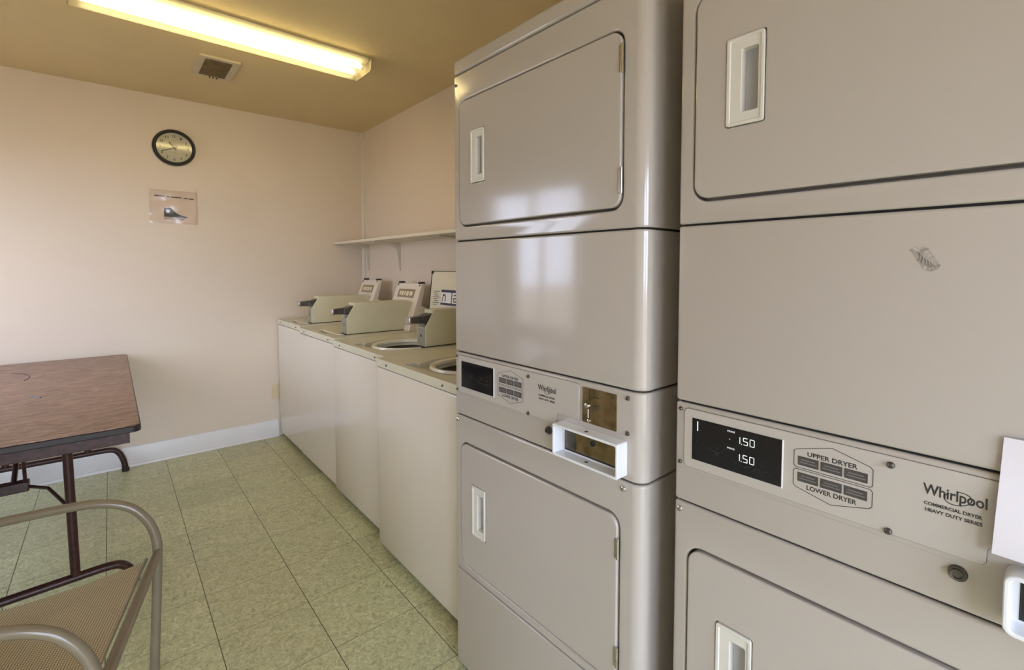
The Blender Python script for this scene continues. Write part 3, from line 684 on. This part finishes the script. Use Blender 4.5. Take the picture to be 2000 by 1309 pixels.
# ------------------------------------------------------------------ stacked dryers
DW, DD = .725, .80
def dryer(loc, yaw, label, lit, first):
    r = thing('stacked_dryer', label, 'dryer', loc, -PI / 2 + yaw, 'stacked commercial dryers')
    R1, R0 = .030, .007
    def arc(cx, cy, rr, a0, a1, n=7): return [(cx + rr * math.cos(math.radians(a0 + (a1 - a0) * k / n)), cy + rr * math.sin(math.radians(a0 + (a1 - a0) * k / n))) for k in range(n + 1)]
    prof = arc(R0, R0, R0, 180, 270, 4) + arc(DW - R1, R1, R1, 270, 360, 8) + [(DW, DD), (0, DD)]
    g = .0020
    def section(name, z0, z1, m='enamel', doorcut=None, bev=.0045):
        bm = bmesh.new(); prism(bm, prof, z0 + g, z1 - g, 'xy'); o = finish(name, bm, M[m], r)
        if doorcut:
            x0, x1, a, b = doorcut; c = bmesh.new(); prism(c, rrect(x0 - .0045, x1 + .0045, a - .006, b + .0045, .032, 8), -.05, .035, 'xz'); cut(o, [c])
        return addbevel(o, bev, 3)
    section('toe_panel', .012, .339)
    section('lower_front', .339, .855, doorcut=(.034, .660, .372, .766))
    section('control_housing', .855, 1.060)
    section('middle_panel', 1.060, 1.415)
    section('upper_front', 1.415, 1.937, doorcut=(.034, .660, 1.464, 1.846))
    section('top_cover', 1.937, 1.986, bev=.007)
    bx('plinth', (.012, DW - .035, .010, DD - .01, 0, .02), M['dark'], r)
    for z in (.339, .855, 1.060, 1.415, 1.937):
        bm = bmesh.new(); prism(bm, [(.008, .008), (DW - .034, .008), (DW - .008, .034), (DW - .008, DD - .01), (.008, DD - .01)], z - .006, z + .006, 'xy'); finish('seam_shade', bm, M['dark'], r)  # black slab stands in for the shade between the panels
    # doors
    for nm, z0, z1, hz0, hz1, hs in (('upper_door', 1.464, 1.846, 1.587, 1.746, ((1.814, 1.753), (1.550, 1.493))), ('lower_door', .372, .766, .489, .648, ((.718, .670), (.463, .415)))):
        bm = bmesh.new(); prism(bm, rrect(.034, .660, z0, z1, .028, 8), -.0035, .022, 'xz'); d = finish(nm, bm, M['enamel'], r)
        c = bmesh.new(); prism(c, rrect(.095, .164, hz0, hz1, .004, 3), -.03, .018, 'xz'); cut(d, [c]); addbevel(d, .003, 3)
        bm = bmesh.new(); prism(bm, rrect(.096, .163, hz0 + .001, hz1 - .001, .005, 3), -.0060, .0175, 'xz'); hd = finish('handle', bm, M['handle'], d)
        c = bmesh.new(); prism(c, rrect(.1025, .157, hz0 + .007, hz1 - .007, .003, 3), -.03, -.0040, 'xz')
        c2 = bmesh.new(); prism(c2, rrect(.123, .152, hz0 + .024, hz1 - .024, .003, 3), -.03, .014, 'xz')
        cut(hd, [c, c2]); addbevel(hd, .0012, 2)
        bm = bmesh.new(); prism(bm, rrect(.1235, .1515, hz0 + .0245, hz1 - .0245, .003, 3), .0125, .0139, 'xz'); finish('handle_cup', bm, M['handlecup'], hd)
        for a, b in hs:
            bm = bmesh.new(); cyl(bm, (.6630, -.0045, b), (0, 0, 1), .0035, a - b, 12); box(bm, .6545, .663, -.0052, -.003, b + .002, a - .002)
            cyl(bm, (.6630, -.0045, b + .016), (0, 0, 1), .0043, .002, 12)
            finish('hinge', bm, M['steel'], d)
    # control overlay with notch
    bm = bmesh.new()
    zt, zb, zn = 1.0495, .931, .960
    pts = [(.021 + .008, zb), (.021 + .002, zb + .003), (.021, zb + .01), (.021, zt - .01), (.023, zt - .003), (.029, zt), (.534, zt), (.540, zt - .003), (.543, zt - .010), (.543, zn), (.472, zn), (.467, zn - .003), (.465, zn - .008), (.465, zb + .006), (.462, zb + .001), (.457, zb)]
    prism(bm, pts, -.0026, .001, 'xz'); cp = finish('control_panel', bm, M['panel'], r, .0012, 2)
    bm = bmesh.new(); ribbon(bm, pts, .0012, .0, .0004, True); finish('panel_outline', bm, M['ink'], cp)
    bm = bmesh.new(); ribbon(bm, [(.012, .9225), (.44, .9225)], .0015, 0, .0006); finish('panel_crease', bm, M['enamel'], cp)
    bx('display', (.039, .207, -.0034, -.001, .950, 1.033), M['screen'], cp, .0004)
    bx('display_bezel', (.2072, .2092, -.0045, -.001, .949, 1.034), M['labelw'], cp)
    bm = bmesh.new()
    rnd = random.Random(3)
    for k in range(46):
        a = rnd.uniform(.045, .19); b = (.988 if lit else 1.0) - (a - .045) * .15 + rnd.uniform(-.009, .009); ribbon(bm, [(a, b), (a + rnd.uniform(.001, .005), b + rnd.uniform(-.003, .003))], .0010, -.0034, .0001)
    finish('display_marking', bm, M['smear'], cp)
    if lit:
        bm = bmesh.new()
        seg = {'0': 'abcdef', '1': 'bc', '5': 'afgcd'}
        def digit(c, x, z, h, w_):
            P_ = {'a': ((x, z + h), (x + w_, z + h)), 'b': ((x + w_, z + h), (x + w_, z + h / 2)), 'c': ((x + w_, z + h / 2), (x + w_, z)), 'd': ((x, z), (x + w_, z)), 'e': ((x, z), (x, z + h / 2)), 'f': ((x, z + h / 2), (x, z + h)), 'g': ((x, z + h / 2), (x + w_, z + h / 2))}
            for s in seg[c]:
                a, b = Vector(P_[s][0]), Vector(P_[s][1]); e = (b - a) * .1
                ribbon(bm, [tuple(a + e), tuple(b - e)], .0014, -.0035, .0002)
        for z in (1.0065, .9745):
            digit('1', .1265, z, .0125, .0075); box(bm, .1365, .1378, -.0038, -.0034, z - .001, z + .0006)
            digit('5', .1405, z, .0125, .0075); digit('0', .1525, z, .0125, .0075)
        ribbon(bm, [(.0505, 1.010), (.0505, 1.027)], .0022, -.0035, .0002)
        ribbon(bm, [(.1145, 1.0095), (.1155, 1.0105)], .001, -.0035, .0002)
        text_bm('PRICE', .0030, .1105, 1.0235, -.0035, .014, .01, .0002, bm); text_bm('PRICE', .0030, .1105, .9915, -.0035, .014, .01, .0002, bm)
        finish('display_digits', bm, M['digit'], cp)
    # hexagonal key field
    bm = bmesh.new(); yp = -.0026
    ribbon(bm, [(.229, .994), (.2262, .997), (.2260, 1.021), (.230, 1.0245), (.282, 1.040), (.334, 1.0255), (.3375, 1.0215), (.3375, .997), (.334, .994)], .0009, yp, .0003, True)
    ribbon(bm, [(.229, .9908), (.2258, .9875), (.2258, .964), (.229, .960), (.282, .9465), (.334, .9605), (.3375, .9645), (.3375, .9875), (.334, .9908)], .0009, yp, .0003, True)
    finish('key_outline', bm, M['ink'], cp)
    for z0, z1 in ((.9985, 1.0135), (.9708, .9858)):
        for a, b in ((.2325, .2635), (.2665, .2970), (.3000, .3310)):
            bm = bmesh.new(); box(bm, a, b, yp - .0010, yp + .001, z0, z1); finish('button', bm, M['key'], cp, .0004)
            bm = bmesh.new()
            for k, ln in ((0, .62), (1, .78)): ribbon(bm, [(a + (b - a) * (1 - ln) / 2, z1 - .005 - k * .0045), (b - (b - a) * (1 - ln) / 2, z1 - .005 - k * .0045)], .0016, yp - .001, .0002)
            finish('button_marking', bm, M['keytext'], cp)
    bm = text_bm('UPPER DRYER', .0072, .2465, 1.0165, yp, .071, .02); finish('key_lettering', bm, M['ink'], cp)
    bm = text_bm('LOWER DRYER', .0072, .2465, .9598, yp, .071, .02); finish('key_lettering', bm, M['ink'], cp)
    bm = text_bm('Whirlpool', .0145, .397, 1.0085, yp, .067, .018)
    text_bm('COMMERCIAL DRYER', .0045, .3985, .9930, yp, .061, .03, bmt=bm); text_bm('HEAVY DUTY SERIES', .0045, .4000, .9838, yp, .060, .03, bmt=bm)
    ell = []
    for k in range(22):
        t = math.radians(150 + k * 15.2); ell.append((.4345 + .0135 * math.cos(t) + .004 * math.sin(t), 1.0125 + .0098 * math.sin(t)))
    ribbon(bm, ell, .0011, yp, .0003); finish('maker_lettering', bm, M['ink'], cp)
    # screws and lock
    for s, z in ((.3590, 1.0365), (.3585, .9355)): screw(r, s, z, -.0026, .0052)
    for s, z in ((.0115, 1.045), (.0115, .936)): screw(r, s, z, 0, .0042)
    for s, z in ((.684, 1.043), (.684, .964)): screw(r, s, z, 0, .0055)
    for s, z in ((.0125, .838), (.674, .836)): screw(r, s, z, 0, .0065, m=M['steel'])
    screw(r, .012, 1.905, 0, .005)
    bm = bmesh.new(); lathe(bm, [(.0005, -.006), (.0045, -.006), (.005, -.0085), (.0075, -.009), (.0080, -.006), (.0095, -.006), (.0105, -.004), (.0108, .001)], (.4375, 0, .9085), 'y', 28)
    box(bm, .4365, .4385, -.0068, -.0055, .905, .912); finish('service_lock', bm, M['darksteel'], r)
    # coin plate
    bm = bmesh.new(); prism(bm, rrect(.553, .654, .9605, 1.0450, .002, 3), -.0022, .001, 'xz'); pl = finish('coin_plate', bm, M['brass'], r)
    bm = bmesh.new(); ribbon(bm, [(.575, 1.043), (.5755, 1.018)], .0016, -.0022, .0008); ribbon(bm, [(.571, .998), (.571, .972)], .006, -.0022, .0010); finish('coin_slot', bm, M['rubber'], pl)
    bm = bmesh.new(); lathe(bm, [(.0005, -.010), (.006, -.009), (.0075, -.006), (.0078, -.002)], (.5695, 0, 1.0025), 'y', 18); finish('return_button', bm, M['steel'], pl)
    bm = bmesh.new(); lathe(bm, [(.0005, -.007), (.004, -.006), (.0048, -.002)], (.5745, 0, .967), 'y', 14); cyl(bm, (.5715, -.003, .973), (0, 0, 1), .0022, .022, 10); finish('return_lever', bm, M['steel'], pl)
    bm = bmesh.new()
    for a, b, z in ((.588, .604, 1.0265), (.586, .598, 1.006), (.586, .602, .9995)): ribbon(bm, [(a, z), (b, z)], .0026, -.0022, .0003)
    finish('plate_marking', bm, M['ink'], pl)
    # coin box surround
    s0, s1, z0, z1, dp = .4835, .6835, .8675, .9465, -.036
    bm = bmesh.new(); prism(bm, rrect(s0, s1, z0, z1, .005 if first else .012, 4), dp, .001, 'xz'); fr = finish('coin_box_frame', bm, M['frame'], r)
    c = bmesh.new(); prism(c, rrect(s0 + .006, s1 - .006, z0 + .006, z1 - .006, .003 if first else .007, 4), dp - .02, -.004, 'xz'); cut(fr, [c]); addbevel(fr, .0016, 2)
    bm = bmesh.new(); box(bm, s0 + .020, s1 - .010, -.0085, -.003, z0 + .016, z1 - .008); dw = finish('coin_drawer', bm, M['brass'], fr, .001)
    bx('drawer_gap', (s0 + .014, s1 - .007, -.0048, -.0035, z0 + .010, z1 - .0068), M['rubber'], fr)
    bx('drawer_latch', (s0 + .020, s0 + .055, -.0095, -.0084, z0 + .018, z1 - .010), M['darksteel'], fr)
    bm = bmesh.new(); lathe(bm, [(.0005, -.0090), (.004, -.0090), (.0042, -.0112), (.0068, -.0112), (.0072, -.008)], (s0 + .108, 0, z0 + .050), 'y', 18); finish('drawer_lock', bm, M['rubber'], fr)
    bm = bmesh.new()
    for z in (z0 + .0062, z1 + .0001): box(bm, s0 + .094, s0 + .102, dp + .012, dp + .020, z, z + .0003)
    finish('frame_hole', bm, M['rubber'], fr)
    return r
dryer((.8447, 1.3279, 0), .0145, 'tall stacked double dryer with full side showing, beside the washers', False, True)
dryer((.8691, .5345, 0), .0145, 'nearest stacked double dryer with 1.50 glowing twice on its display', True, False)

# torn tape remnant and taped paper on the near dryer: same local frame
def onB(name, label, cat):
    return thing(name, label, cat, (.8691, .5345, 0), -PI / 2 + .0145)
t = onB('paper_notice', 'blank lilac white sheet of paper sticking out over the near dryer controls', 'paper')
bm = bmesh.new()
sheet(bm, lambda u, v_: (.4765 + .205 * u - .006 * (1 - v_) , -.006 - .004 * math.sin(u * 3) - .010 * (1 - v_) - .003 * math.sin(6 * v_ + 2 * u), .958 + .153 * v_ + .004 * u), 14, 12, (0, .0005, 0))
finish('sheet', bm, M['paper'], t)
bm = bmesh.new(); box(bm, .55, .59, -.010, -.0001, 1.095, 1.118); finish('tape_strip', bm, M['labellt'], t, .001)
bm = bmesh.new()
edge_pts = [(.372, 1.357), (.378, 1.3605), (.386, 1.361), (.392, 1.358), (.397, 1.349), (.402, 1.340), (.406, 1.334), (.404, 1.329), (.396, 1.3255), (.388, 1.328), (.386, 1.334), (.380, 1.343), (.377, 1.350)]
prism(bm, edge_pts, 0, -.0007, 'xz')
for k in range(6): tube(bm, [(.376 + .004 * k, -.001, 1.357 - .004 * k), (.384 + .003 * k, -.0014, 1.350 - .003 * k), (.382 + .004 * k, -.001, 1.340 - .002 * k)], .0006, 6, 3)
o = finish('tape_scrap', bm, M['tape']); o.location = (.8691, .5345, 0); o.rotation_euler = (0, 0, -PI / 2 + .0145)
tag(o, 'torn scrap of clear tape stuck on the near dryer middle panel', 'tape')
